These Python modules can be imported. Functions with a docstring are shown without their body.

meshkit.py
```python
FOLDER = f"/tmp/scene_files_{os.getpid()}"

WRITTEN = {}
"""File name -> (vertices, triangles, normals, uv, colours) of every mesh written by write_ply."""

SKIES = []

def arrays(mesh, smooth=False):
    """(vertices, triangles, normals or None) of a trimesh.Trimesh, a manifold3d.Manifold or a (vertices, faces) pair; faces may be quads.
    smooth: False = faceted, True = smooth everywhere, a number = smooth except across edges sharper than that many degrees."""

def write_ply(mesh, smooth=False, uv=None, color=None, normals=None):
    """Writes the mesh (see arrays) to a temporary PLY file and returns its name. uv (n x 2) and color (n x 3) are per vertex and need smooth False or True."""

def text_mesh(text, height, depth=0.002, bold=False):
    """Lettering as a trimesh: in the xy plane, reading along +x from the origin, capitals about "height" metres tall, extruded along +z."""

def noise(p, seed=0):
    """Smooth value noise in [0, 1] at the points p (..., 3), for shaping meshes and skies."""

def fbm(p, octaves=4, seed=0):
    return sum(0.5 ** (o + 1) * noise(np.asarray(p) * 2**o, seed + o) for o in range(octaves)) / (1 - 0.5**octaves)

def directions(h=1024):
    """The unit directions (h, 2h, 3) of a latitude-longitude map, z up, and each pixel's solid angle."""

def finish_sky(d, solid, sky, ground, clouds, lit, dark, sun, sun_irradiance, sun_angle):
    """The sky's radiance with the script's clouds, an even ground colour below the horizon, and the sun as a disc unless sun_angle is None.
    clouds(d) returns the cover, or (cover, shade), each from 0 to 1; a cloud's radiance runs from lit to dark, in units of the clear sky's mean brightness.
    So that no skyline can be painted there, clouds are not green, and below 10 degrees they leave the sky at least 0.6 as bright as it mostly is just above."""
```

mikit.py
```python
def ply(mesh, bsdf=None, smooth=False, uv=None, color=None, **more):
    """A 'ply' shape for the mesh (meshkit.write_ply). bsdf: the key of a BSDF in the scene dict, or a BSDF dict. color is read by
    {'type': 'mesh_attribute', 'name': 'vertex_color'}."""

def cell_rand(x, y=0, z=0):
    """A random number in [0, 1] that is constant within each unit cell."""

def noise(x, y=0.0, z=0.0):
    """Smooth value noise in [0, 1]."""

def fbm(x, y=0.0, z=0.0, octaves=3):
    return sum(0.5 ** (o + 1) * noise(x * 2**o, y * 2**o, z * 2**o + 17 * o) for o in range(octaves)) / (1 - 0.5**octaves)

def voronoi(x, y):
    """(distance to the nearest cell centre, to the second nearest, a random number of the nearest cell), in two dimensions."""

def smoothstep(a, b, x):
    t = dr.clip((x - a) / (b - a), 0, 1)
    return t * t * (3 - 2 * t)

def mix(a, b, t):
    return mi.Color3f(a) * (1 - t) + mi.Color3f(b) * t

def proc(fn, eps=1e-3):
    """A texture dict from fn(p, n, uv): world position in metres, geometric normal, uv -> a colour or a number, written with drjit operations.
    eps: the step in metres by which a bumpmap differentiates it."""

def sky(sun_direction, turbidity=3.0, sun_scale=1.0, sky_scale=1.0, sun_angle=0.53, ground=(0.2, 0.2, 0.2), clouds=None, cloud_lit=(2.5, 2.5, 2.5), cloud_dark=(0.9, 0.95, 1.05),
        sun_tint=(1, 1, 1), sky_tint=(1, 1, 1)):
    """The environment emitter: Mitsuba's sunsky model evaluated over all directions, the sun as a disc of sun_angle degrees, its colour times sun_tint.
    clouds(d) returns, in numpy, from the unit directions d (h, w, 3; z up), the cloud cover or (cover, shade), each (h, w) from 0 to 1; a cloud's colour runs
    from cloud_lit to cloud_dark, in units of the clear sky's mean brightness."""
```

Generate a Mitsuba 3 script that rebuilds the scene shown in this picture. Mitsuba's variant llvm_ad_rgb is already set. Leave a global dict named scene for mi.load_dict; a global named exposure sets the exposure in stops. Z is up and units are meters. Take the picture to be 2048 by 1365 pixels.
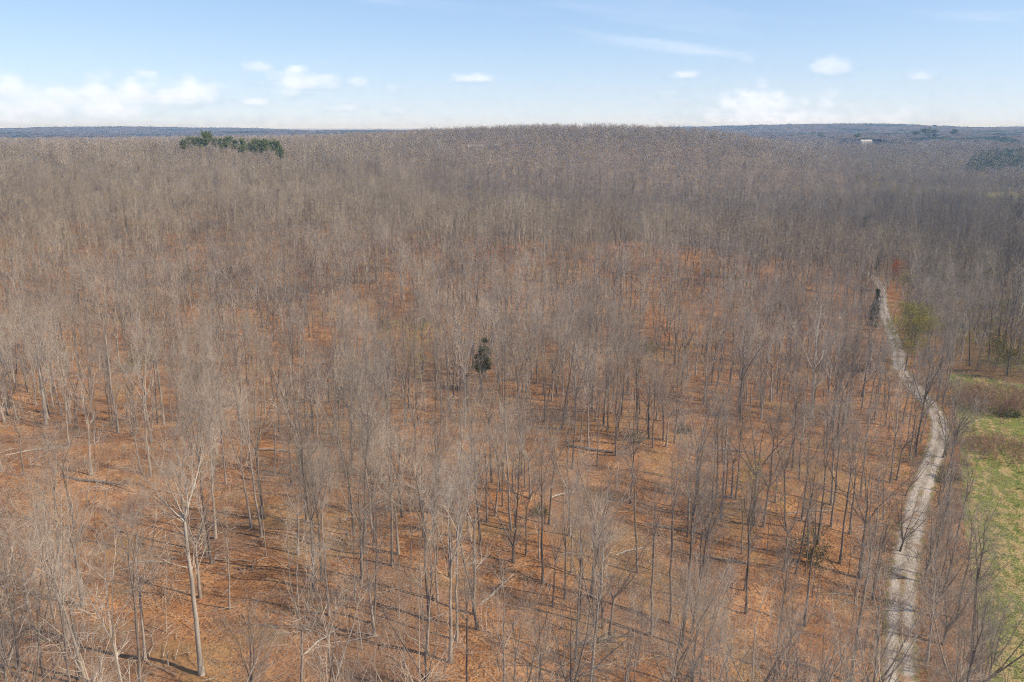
import math, random
import numpy as np
import trimesh
import drjit as dr
import mitsuba as mi
import mikit, meshkit
from scipy.interpolate import RBFInterpolator, RectBivariateSpline

random.seed(4)
T = mi.ScalarTransform4f
scene, labels = {}, {}
EYE = 60.0
PITCH = math.radians(14.9)
FOCAL = 1593.0                                            # of a picture 2048 wide

# ------------------------------------------------------------------ camera, sky, exposure
exposure = 1.92
HAZE = 1.1e-4
scene['air'] = {'type': 'homogeneous', 'albedo': {'type': 'rgb', 'value': [0.86, 0.92, 0.99]},
                'sigma_t': {'type': 'rgb', 'value': [HAZE * 0.62, HAZE, HAZE * 1.6]}}
scene['camera'] = {'type': 'perspective', 'fov': 65.49, 'fov_axis': 'x', 'near_clip': 0.5, 'far_clip': 30000.0,
                   'to_world': T().look_at(origin=[0, 0, EYE], target=[0, math.cos(PITCH), EYE - math.sin(PITCH)], up=[0, 0, 1]),
                   'medium': {'type': 'ref', 'id': 'air'}}

# cumulus heaps of the low sky: azimuth, elevation of the base, half width, height (degrees), density
HEAPS = [(-31.0, 2.0, 1.52, 1.14, 0.9), (-29.6, 1.13, 3.38, 1.85, 0.95), (-25.3, 1.74, 2.86, 1.48, 0.9), (-22.1, 1.91, 3.64, 1.6, 0.95), (-25.7, 0.96, 4.16, 1.05, 0.95), (-14.4, 2.96, 2.86, 1.23, 0.9),
         (-17.2, 1.65, 1.04, 0.47, 0.85), (-11.5, 1.3, 1.52, 0.52, 0.7), (-7.8, 1.17, 0.95, 0.43, 0.75), (-2.7, 3.26, 1.71, 0.47, 0.8), (11.6, 3.39, 1.14, 0.38, 0.75), (20.7, 3.65, 1.42, 0.81, 0.62),
         (26.0, 3.04, 0.95, 0.43, 0.62), (16.5, 0.43, 4.68, 2.16, 0.95), (20.0, 0.43, 3.9, 1.85, 0.9), (23.5, 0.43, 3.64, 1.48, 0.8), (-16.5, 3.83, 1.42, 0.43, 0.6), (-10.5, 2.96, 0.85, 0.47, 0.65),
         (-8.3, 2.61, 0.76, 0.38, 0.5), (-31.4, 0.43, 3.25, 0.74, 0.8), (-24.8, 0.35, 5.2, 0.61, 0.6), (10.5, 2.26, 0.95, 0.33, 0.45), (-15.0, 2.26, 1.52, 0.47, 0.7), (-19.5, 0.61, 3.9, 0.61, 0.4),
         (15.6, 4.35, 0.85, 0.33, 0.3)]


def clouds(d):
    az = np.degrees(np.arctan2(d[..., 0], d[..., 1]))
    el = np.degrees(np.arcsin(np.clip(d[..., 2], -1, 1)))
    p = np.stack([az * .9, el * 1.8, np.zeros_like(az)], -1)
    n = meshkit.fbm(p, 5, 3)
    n2 = meshkit.fbm(p * 2.7 + 31, 3, 8)
    cover, low = np.zeros_like(az), np.zeros_like(az)
    for a, e, w, h, k in HEAPS:
        x, y = (az - a) / w, (el - e) / h
        body = np.where(y > 0, np.sqrt(x * x + y * y), np.sqrt(x * x + (y * 2.4) ** 2))
        f = 1.2 - body + (n - .5) * 1.3 + (n2 - .5) * .6
        c = k * np.clip(f / .85, 0, 1) ** 1.15
        low = np.where(c > cover, np.clip(.38 - y * .55, 0, .6), low)
        cover = np.maximum(cover, c)
    # the rest of the sky: the same scattered cumulus low down, and thin cirrus streaks
    away = np.clip((np.abs(az) - 42) / 8, 0, 1)
    q = np.stack([az / 7, el / 2.2, np.ones_like(az)], -1)
    field = np.clip((meshkit.fbm(q, 5, 12) - .6) / .12, 0, 1) * np.clip((12 - el) / 6, 0, 1) * .8 * away
    tilt = el + az * .115
    s = np.stack([az / 9, tilt / .8, np.full_like(az, 3.)], -1)
    band = np.exp(-((tilt - 6.7) / .9) ** 2) * np.exp(-((az - 11.5) / 7.5) ** 2) + .35 * np.clip((el - 3) / 5, 0, 1) + .5 * np.exp(-((el - 6.3) / .45) ** 2 - ((az - 30) / 4.) ** 2)
    cirrus = np.clip((meshkit.fbm(s, 4, 21) - .38) / .5, 0, 1) * band * .5
    veil = .72 * np.exp(-np.clip(el, 0, 90) / 2.6)
    cover = np.maximum.reduce([cover, field, cirrus, veil])
    return cover, np.clip((n2 - .45) * 1.2 + low, 0, .8)


SUN = np.array([math.cos(math.radians(42)) * math.cos(math.radians(-19)), math.cos(math.radians(42)) * math.sin(math.radians(-19)), math.sin(math.radians(42))])
scene['sky'] = mikit.sky(SUN.tolist(), turbidity=3.0, ground=(.16, .12, .09), clouds=clouds, sky_tint=(1.26, 1.28, 1.33), cloud_lit=(2.6, 2.72, 3.0), cloud_dark=(2.0, 2.15, 2.45))

# ------------------------------------------------------------------ materials
P = mikit.proc
N, FB, SS, MX = mikit.noise, mikit.fbm, mikit.smoothstep, mikit.mix


def bark_fn(a, b, c, patch=9.0):
    def fn(p, n, uv):
        t = SS(.3, .7, N(p.x / patch, p.y / patch))
        g = SS(.25, .8, N(p.x * 2.3, p.y * 2.3, p.z * .5))
        return MX(MX(a, b, t), c, g * .55)
    return fn


def diffuse(key, fn):
    scene[key] = {'type': 'diffuse', 'reflectance': P(fn) if callable(fn) else {'type': 'rgb', 'value': list(fn)}}


def leafy(key, fn):
    scene[key] = {'type': 'twosided', 'bsdf': {'type': 'diffuse', 'reflectance': P(fn) if callable(fn) else {'type': 'rgb', 'value': list(fn)}}}


diffuse('bark_grey', bark_fn((.41, .362, .315), (.30, .262, .225), (.18, .155, .132)))
diffuse('bark_dark', bark_fn((.25, .215, .187), (.18, .155, .135), (.105, .092, .082)))
diffuse('bark_pale', bark_fn((.46, .43, .385), (.38, .345, .30), (.24, .21, .18), 3.0))
diffuse('twig_tan', bark_fn((.46, .40, .333), (.355, .305, .255), (.255, .216, .18)))
diffuse('twig_dark', bark_fn((.33, .288, .245), (.25, .217, .19), (.17, .148, .13)))
diffuse('twig_pale', bark_fn((.54, .49, .43), (.45, .405, .355), (.33, .29, .25)))
def stand_fn(a, b, patch):
    return lambda p, n, uv: MX(a, b, SS(.3, .7, N(p.x / patch, p.y / patch)))


diffuse('twig_wood', stand_fn((.315, .272, .212), (.245, .207, .162), 14.0))
diffuse('twig_light', stand_fn((.40, .35, .285), (.335, .29, .232), 12.0))
diffuse('twig_mauve', stand_fn((.258, .226, .19), (.205, .179, .154), 17.0))


def litter_fn(p, n, uv):
    leaf = N(p.x * 5.5, p.y * 5.5)
    fine = N(p.x * 14 + 3, p.y * 14)
    mid = FB(p.x / 1.6, p.y / 1.6, 0, 3)
    big = FB(p.x / 13, p.y / 13, 5, 3)
    c = MX((.315, .157, .074), (.435, .242, .122), SS(.35, .75, mid))
    c = MX(c, (.14, .076, .045), SS(.5, .8, leaf) * .8)
    c = MX(c, (.50, .335, .21), SS(.72, .92, fine) * .6)
    c = MX(c, (.225, .145, .10), SS(.48, .66, big) * .7)
    c = MX(c, (.20, .105, .06), SS(.54, .70, FB(p.x / 4.2 + 20, p.y / 4.2, 7, 3)) * .4)
    c = MX(c, (.33, .22, .11), SS(.58, .74, FB(p.x / 8 + 50, p.y / 8, 3, 2)) * .5)
    bottom = SS(-4.0, 8.0, p.x - p.y * .385 - 34.0 + 10 * (big - .5)) * SS(85., 150., p.y)   # the damper wood beyond the road
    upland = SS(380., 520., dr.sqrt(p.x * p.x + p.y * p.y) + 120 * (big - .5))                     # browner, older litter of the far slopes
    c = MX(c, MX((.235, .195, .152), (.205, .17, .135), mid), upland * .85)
    return MX(c, MX((.17, .13, .075), (.13, .14, .06), SS(.4, .6, big)), bottom * .75)


scene['leaf_litter'] = {'type': 'bumpmap', 'arbitrary': P(lambda p, n, uv: N(p.x * 5.5, p.y * 5.5) + .5 * N(p.x * 14, p.y * 14), eps=.02), 'scale': .09,
                        'bsdf': {'type': 'diffuse', 'reflectance': P(litter_fn)}}


def gravel_fn(p, n, uv):
    w = uv.x                                   # metres from the crown of the road
    track = SS(.55, .25, dr.abs(dr.abs(w) - .85))
    g = N(p.x * 9, p.y * 9)
    m = FB(p.x / 1.3, p.y / 1.3, 2, 3)
    c = MX((.31, .28, .245), (.39, .355, .315), SS(.3, .7, m))
    c = MX(c, (.48, .45, .41), track * .7)
    c = MX(c, (.27, .235, .20), SS(.55, .85, g) * .6)
    edge = SS(1.15, 1.75, dr.abs(w) + (m - .5) * 1.3)
    c = MX(c, MX((.27, .19, .12), (.19, .17, .085), SS(.4, .6, m)), SS(.5, .1, dr.abs(w)) * SS(.42, .62, FB(p.x / 3, p.y / 3, 8, 3)) * .75)
    c = MX(c, (.27, .165, .095), SS(.62, .75, FB(p.x / 2.2 + 9, p.y / 2.2, 4, 3)) * .7)
    return MX(c, MX((.29, .175, .10), (.20, .175, .085), SS(.4, .6, m)), edge)


scene['gravel'] = {'type': 'bumpmap', 'arbitrary': P(lambda p, n, uv: N(p.x * 9, p.y * 9), eps=.02), 'scale': .04, 'bsdf': {'type': 'diffuse', 'reflectance': P(gravel_fn)}}


def field_fn(p, n, uv):
    along = p.x * .4 + p.y * .916
    across = p.x * .916 - p.y * .4
    rows = FB(across / .8, along / 10, 1, 3)
    mid = FB(p.x / 1.1, p.y / 1.5, 3, 4)
    fine = N(p.x * 6, p.y * 6)
    dry = SS(.51, .66, mid * .62 + rows * .42 + (fine - .5) * .3 + .10 * SS(96., 70., p.y) + .07 * SS(118., 108., p.y) * SS(80., 94., p.y))
    g = MX((.135, .165, .046), (.215, .23, .078), SS(.3, .7, fine))
    d = MX((.36, .26, .13), (.46, .35, .19), fine)
    return MX(g, d, dry * .72)


scene['turf'] = {'type': 'bumpmap', 'arbitrary': P(lambda p, n, uv: N(p.x * 6, p.y * 6), eps=.02), 'scale': .07, 'bsdf': {'type': 'diffuse', 'reflectance': P(field_fn)}}


def canopy_fn(p, n, uv):
    a = FB(p.x / 60, p.y / 60, 1, 3)
    b = N(p.x / 9, p.y / 9)
    c = MX((.115, .10, .088), (.088, .08, .076), SS(.3, .7, a))
    c = MX(c, (.06, .058, .054), SS(.55, .85, b) * .7)
    return MX(c, (.03, .045, .03), SS(.60, .68, FB(p.x / 130, p.y / 130, 9, 3)))


diffuse('far_wood', canopy_fn)
leafy('cedar_green', lambda p, n, uv: MX((.048, .068, .028), (.10, .115, .046), N(p.x * 2, p.y * 2, p.z * 2)))
leafy('pine_green', lambda p, n, uv: MX((.10, .14, .045), (.19, .225, .08), N(p.x * .8, p.y * .8, p.z * .8)))
leafy('olive_green', lambda p, n, uv: MX((.12, .115, .04), (.19, .175, .065), N(p.x * 2, p.y * 2, p.z * 2)))
leafy('bud_yellow', lambda p, n, uv: MX((.27, .25, .075), (.37, .33, .115), N(p.x, p.y, p.z)))
leafy('bud_red', lambda p, n, uv: MX((.36, .12, .06), (.42, .2, .09), N(p.x, p.y, p.z)))
diffuse('bramble_stem', lambda p, n, uv: MX((.26, .155, .12), (.36, .235, .18), N(p.x * 2, p.y * 2, p.z * 2)))
diffuse('straw', (.50, .385, .21))
diffuse('blade', (.155, .195, .06))
diffuse('dead_wood', lambda p, n, uv: MX((.40, .33, .26), (.26, .2, .15), N(p.x * 3, p.y * 3, p.z * 3)))
diffuse('white_wall', (.46, .455, .44))
diffuse('cream_wall', (.6, .52, .42))
diffuse('shingle', (.28, .25, .24))
diffuse('window_dark', (.05, .055, .06))

# ------------------------------------------------------------------ terrain
CONTROL = np.array([  # x, y, height relative to the camera
    (20, 0, -56), (42, 59, -57), (65, 97, -57), (85, 126, -57.2), (108, 184, -57.5), (123, 217, -58), (160, 300, -60), (215, 425, -64), (160, 160, -57.5), (130, 100, -57), (250, 300, -60), (90, 40, -57), (60, -60, -57),
    (300, 600, -64), (430, 900, -64), (420, 500, -60), (600, 700, -56), (300, 200, -57), (400, 300, -52), (300, 0, -56),
    (0, 45, -48), (-40, 50, -47), (-80, 60, -47), (0, 90, -52.5), (-60, 100, -51), (0, 150, -57), (-60, 150, -57.5), (45, 110, -55), (60, 150, -57.5), (30, 190, -58), (80, 220, -58), (-100, 150, -57), (-60, 200, -57.5), (-150, 120, -50),
    (60, 290, -48.5), (0, 300, -47.5), (30, 250, -52.5), (-100, 300, -47), (-200, 300, -45), (105, 295, -52), (140, 310, -60), (-200, 200, -51), (-300, 200, -45), (-150, 0, -45), (0, -60, -45), (-200, -200, -45),
    (60, 400, -68), (110, 380, -68), (150, 430, -70), (0, 430, -62), (-80, 460, -50), (-30, 370, -54), (-200, 450, -39), (-350, 450, -34), (-200, 600, -31), (-350, 650, -29), (-600, 700, -31), (-120, 800, -28), (-400, 1000, -30), (-800, 1000, -32),
    (-300, 1500, -34), (-900, 1600, -36), (0, 900, -16), (100, 1000, -10.5), (150, 900, -17), (210, 970, -14), (250, 800, -33), (320, 950, -26), (350, 800, -45), (450, 950, -55), (-50, 700, -34), (100, 700, -39), (0, 580, -50), (250, 600, -60), (130, 520, -66),
    (300, 1250, -34), (500, 1300, -42), (800, 1400, -42), (100, 1600, -32), (600, 1800, -32), (1100, 1800, -29), (900, 1000, -44), (1200, 1200, -38), (-1500, 1000, -32), (1500, 400, -44), (-1500, 0, -44), (1500, -400, -44),
    (0, 2400, -34), (-1200, 2400, -36), (1200, 2400, -28), (-2600, 2000, -32), (2600, 2000, -32), (-2600, 3600, -32), (0, 3600, -32), (2600, 3600, -30), (2600, -400, -44), (-2600, -400, -44), (0, -400, -45)], float)
CONTROL[:, 1] *= 1.17
_gx, _gy = np.arange(-2600, 2601, 20.), np.arange(-420, 3621, 20.)
_X, _Y = np.meshgrid(_gx, _gy, indexing='ij')
_Z = RBFInterpolator(CONTROL[:, :2] / 100, CONTROL[:, 2], kernel='thin_plate_spline', smoothing=.02)(np.stack([_X.ravel(), _Y.ravel()], 1) / 100).reshape(_X.shape)
_S = RectBivariateSpline(_gx, _gy, _Z)

ROAD = np.array([(-8, -70), (14, 12), (28, 45), (41, 72), (49, 88.5), (64.5, 115.5), (69, 122.5), (84, 146.5), (87.5, 154), (91.3, 168), (96, 188), (104.5, 208), (119, 246.8), (125, 262.5), (140, 300), (150, 350), (140, 410), (110, 470)], float)
_t = np.concatenate([[0], np.cumsum(np.linalg.norm(np.diff(ROAD, axis=0), axis=1))])
from scipy.interpolate import PchipInterpolator
_rx, _ry = PchipInterpolator(_t, ROAD[:, 0]), PchipInterpolator(_t, ROAD[:, 1])
ROAD_T = np.arange(0, _t[-1], 1.0)
ROAD_P = np.stack([_rx(ROAD_T), _ry(ROAD_T)], 1)
from scipy.spatial import cKDTree
_road_tree = cKDTree(ROAD_P)
FIELD = np.array([(14, -20), (45, 59), (51.6, 73.2), (56, 83.5), (67, 106.5), (76.8, 125.7), (85.8, 143), (97.6, 166), (107, 189), (111.5, 182.5), (119, 176), (135, 175), (180, 178), (240, 170), (240, -20)], float)
import shapely
_field_poly = shapely.Polygon(FIELD).buffer(-4).buffer(4)


def road_dist(x, y):
    return _road_tree.query(np.stack([np.ravel(x), np.ravel(y)], 1))[0].reshape(np.shape(x))


def field_dist(x, y):
    return shapely.distance(_field_poly, shapely.points(np.ravel(x), np.ravel(y))).reshape(np.shape(x))


def ground(x, y):
    x, y = np.asarray(x, float), np.asarray(y, float)
    z = _S.ev(np.clip(x, -2600, 2600), np.clip(y, -420, 3620))
    r = np.hypot(x, y)
    far = np.clip((r - 2200) / 1200, 0, 1)
    z = z * (1 - far) + -32 * far
    p = np.stack([x, y, x * 0], -1)
    hills = (meshkit.fbm(p / 1700 + 40, 3, 5) - .5) * 60
    z = z + np.clip((r - 1700) / 2500, 0, 1) * (hills + 4)
    z += 26 * np.exp(-((x - 1500) / 700) ** 2 - ((y - 4000) / 600) ** 2)
    rough = (meshkit.fbm(p / 22, 2, 1) - .5) * 2.4 + (meshkit.fbm(p / 4.5, 2, 2) - .5) * .7
    near = np.clip((np.minimum(road_dist(x, y), field_dist(x, y)) - 3) / 8, 0, 1)
    z += 20 * np.exp(-((r - 5100) / 650) ** 2) * (.55 + .7 * meshkit.noise(p / 900, 31)) + 18 * (meshkit.fbm(p / 520 + 9, 2, 33) - .5) * np.clip((r - 1500) / 700, 0, 1)
    for kx, ky, kh, kr in ((742, 1718, 12, 75), (1050, 1760, 13, 60), (940, 1820, 6, 60), (905, 1800, 2, 70), (880, 1300, 9, 110)):      # knolls that the far houses stand on
        z += kh * np.exp(-((x - kx) ** 2 + (y - ky) ** 2) / kr ** 2)
    z = np.where(z > 0, 20 * np.tanh(z / 20), z)
    return EYE + z + rough * near * np.clip((2500 - r) / 500, 0, 1)


def mesh(v, f):
    return (np.asarray(v), np.asarray(f))


def grid_faces(a, b, wrap=False):
    i, j = np.meshgrid(np.arange(a - 1), np.arange(b if wrap else b - 1), indexing='ij')
    k = (j + 1) % b
    return np.stack([i * b + j, i * b + k, (i + 1) * b + k, (i + 1) * b + j], -1).reshape(-1, 4)


_r = np.concatenate([[0.5], np.geomspace(12, 6500, 320)])
_a = np.concatenate([np.linspace(-48, 48, 385), np.linspace(48, 312, 100)[1:-1]]) * math.pi / 180
_R, _A = np.meshgrid(_r, _a, indexing='ij')
GX, GY = _R * np.sin(_A), _R * np.cos(_A)
_v = np.stack([GX, GY, ground(GX, GY)], -1).reshape(-1, 3)
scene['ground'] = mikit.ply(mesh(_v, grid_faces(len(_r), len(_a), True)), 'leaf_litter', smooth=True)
labels['ground'] = {'label': 'hillside floor of orange brown fallen leaves under the bare trees', 'category': 'ground', 'kind': 'structure'}

# gravel road
_d = np.gradient(ROAD_P, axis=0)
_d /= np.linalg.norm(_d, axis=1, keepdims=True)
_nrm = np.stack([_d[:, 1], -_d[:, 0]], 1)
_w = np.linspace(-1.9, 1.9, 9)
_rp = ROAD_P[:, None] + _nrm[:, None] * _w[None, :, None]
_rz = ground(_rp[..., 0], _rp[..., 1]) + .05 + .08 * (1 - (_w / 1.9) ** 2)
_v = np.dstack([_rp, _rz[..., None]]).reshape(-1, 3)
_uv = np.stack(np.broadcast_arrays(_w[None, :], ROAD_T[:, None]), -1).reshape(-1, 2)
scene['gravel_road'] = mikit.ply(mesh(_v, grid_faces(len(ROAD_T), 9)), 'gravel', smooth=True, uv=np.repeat(_uv, 1, 0))
labels['gravel_road'] = {'label': 'pale one-lane gravel road between the bare woods and the green field', 'category': 'road', 'kind': 'structure'}

# field
_fx, _fy = np.meshgrid(np.arange(15, 242, 2.0), np.arange(-24, 196, 2.0), indexing='ij')
_in = shapely.contains_xy(_field_poly.buffer(-1), _fx, _fy)
_tri = trimesh.creation.triangulate_polygon(shapely.Polygon(_field_poly.segmentize(2.0)), engine='earcut') if False else None
_edge = np.array(_field_poly.segmentize(2.0).exterior.coords)[:-1]
_edge = _edge + (meshkit.noise(np.c_[_edge / 3.0, _edge[:, :1] * 0])[:, None] - .5) * 1.6
from scipy.spatial import Delaunay
_pts = np.vstack([np.stack([_fx[_in], _fy[_in]], 1), _edge])
_del = Delaunay(_pts)
_cen = _pts[_del.simplices].mean(1)
_keep = shapely.contains_xy(shapely.Polygon(_edge).buffer(.02), _cen[:, 0], _cen[:, 1])
_s = _del.simplices[_keep]
_v = np.c_[_pts, ground(_pts[:, 0], _pts[:, 1]) + .055]
_e1, _e2 = _v[_s[:, 1]] - _v[_s[:, 0]], _v[_s[:, 2]] - _v[_s[:, 0]]
_s = np.where((np.cross(_e1, _e2)[:, 2] < 0)[:, None], _s[:, ::-1], _s)
scene['field'] = mikit.ply(mesh(_v, _s), 'turf', smooth=True)
labels['field'] = {'label': 'green and straw coloured grass field beside the gravel road', 'category': 'field', 'kind': 'structure'}

# far wooded hills
_r2, _a2 = np.geomspace(1860, 6400, 220), np.linspace(-44, 44, 900) * math.pi / 180
_R, _A = np.meshgrid(_r2, _a2, indexing='ij')
_hx, _hy = _R * np.sin(_A), _R * np.cos(_A)
_p = np.stack([_hx, _hy, _hx * 0], -1)
_hz = ground(_hx, _hy) + 3 + 7 * meshkit.noise(_p / 14, 3) + 5 * meshkit.noise(_p / 45, 6)
scene['hills'] = mikit.ply(mesh(np.stack([_hx, _hy, _hz], -1).reshape(-1, 3), grid_faces(len(_r2), len(_a2))), 'far_wood', smooth=True)
labels['hills'] = {'label': 'far hazy blue wooded hills along the horizon', 'category': 'hills', 'kind': 'structure'}

# haze
_top = float(_hz.max()) + 4
print('haze top', _top)
scene['haze'] = {'type': 'cube', 'to_world': T().translate([0, 0, (_top - 45) / 2]).scale([6700, 6700, (_top + 45) / 2]), 'bsdf': {'type': 'null'}, 'interior': {'type': 'ref', 'id': 'air'}}
labels['haze'] = {'label': 'thin pale blue haze in the air over the far woods', 'category': 'haze', 'kind': 'stuff'}


# ------------------------------------------------------------------ tree generator
def unit(v):
    return v / np.maximum(np.linalg.norm(v, axis=-1, keepdims=True), 1e-9)


def sprout(Pp, Rp, n, t0, t1, ang, length, k, up, wig, rng, rad, tip=.25, az=None, tpow=1.0):
    """n branches grown from the polylines Pp (m, j, 3): t0..t1 the stretch they leave from, ang the angle to the parent; length(t) in metres; rad = share of the parent's radius, or a number > 0 with 'abs'."""
    m, j, _ = Pp.shape
    idx = rng.permutation(np.arange(n) % m)
    t = t0 + (t1 - t0) * rng.random(n) ** tpow
    s = t * (j - 1)
    i = np.minimum(s.astype(int), j - 2)
    f = (s - i)[:, None]
    a, b = Pp[idx, i], Pp[idx, i + 1]
    base = a * (1 - f) + b * f
    pd = unit(b - a)
    pr = Rp[idx, i] * (1 - f[:, 0]) + Rp[idx, i + 1] * f[:, 0]
    ref = np.where(np.abs(pd[:, 2:]) < .9, [[0, 0, 1.]], [[1., 0, 0]])
    u = unit(np.cross(pd, ref))
    w = np.cross(pd, u)
    phi = rng.random(n) * 2 * np.pi if az is None else az(n)
    th = ang * (1 + .3 * rng.standard_normal(n))
    d = np.cos(th)[:, None] * pd + np.sin(th)[:, None] * (np.cos(phi)[:, None] * u + np.sin(phi)[:, None] * w)
    L = length(t, n) * (.7 + .6 * rng.random(n))
    pts = [base]
    for q in range(k - 1):
        d = unit(d + np.array([0, 0, up]) + wig * rng.standard_normal((n, 3)))
        pts.append(pts[-1] + d * (L / (k - 1))[:, None])
    r0 = np.minimum(pr * .8, rad(pr, n))
    R = r0[:, None] * np.linspace(1, tip, k)[None]
    return np.stack(pts, 1), R


def tubes(Pp, R, sides, tip=True):
    n, k, _ = Pp.shape
    d = unit(Pp[:, -1] - Pp[:, 0])
    ref = np.where(np.abs(d[:, 2:]) < .9, [[0, 0, 1.]], [[1., 0, 0]])
    u = unit(np.cross(d, ref))
    w = np.cross(d, u)
    a = np.arange(sides) * 2 * np.pi / sides
    ring = np.cos(a)[None, :, None] * u[:, None] + np.sin(a)[None, :, None] * w[:, None]
    kk = k - 1 if tip else k
    V = Pp[:, :kk, None] + R[:, :kk, None, None] * ring[:, None]
    V = V.reshape(n, kk * sides, 3)
    F = []
    for q in range(kk - 1):
        for s in range(sides):
            x, y = q * sides + s, q * sides + (s + 1) % sides
            F += [(x, y, y + sides), (x, y + sides, x + sides)]
    if tip:
        V = np.concatenate([V, Pp[:, -1:]], 1)
        for s in range(sides):
            F.append(((kk - 1) * sides + s, (kk - 1) * sides + (s + 1) % sides, kk * sides))
    F = np.array(F)
    nv = V.shape[1]
    return V.reshape(-1, 3), (F[None] + (np.arange(n) * nv)[:, None, None]).reshape(-1, 3)


def join(parts):
    V, F, at = [], [], 0
    for v, f in parts:
        V.append(v)
        F.append(f + at)
        at += len(v)
    return np.vstack(V), np.vstack(F)


def flakes(pts, rng, size, dirs=None, flat=.6):
    """Two-triangle leaf blades round the points."""
    n = len(pts)
    d = unit(rng.standard_normal((n, 3)) * [1, 1, flat] + (0 if dirs is None else dirs))
    s = unit(np.cross(d, rng.standard_normal((n, 3))))
    L = size * (.6 + .8 * rng.random((n, 1)))
    up = np.cross(d, s) * L * .15
    V = np.stack([pts - d * L * .5, pts + s * L * .28 + up, pts + d * L * .5, pts - s * L * .28 + up], 1).reshape(-1, 3)
    F = np.array([(0, 1, 2), (0, 2, 3)])
    return V, (F[None] + (np.arange(n) * 4)[:, None, None]).reshape(-1, 3)


KIND = dict(  # height, trunk radius, fork height share, leaders, leader angle, crown radius, first branch share
    tall=(18.0, .155, .44, 4, .46, 4.2, .34), narrow=(19.0, .145, .58, 3, .26, 3.0, .38), broad=(16.5, .19, .36, 5, .66, 5.2, .27), pole=(9.5, .05, .5, 3, .32, 1.9, .3), edge=(15.0, .2, .14, 5, .55, 4.6, .2))


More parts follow.
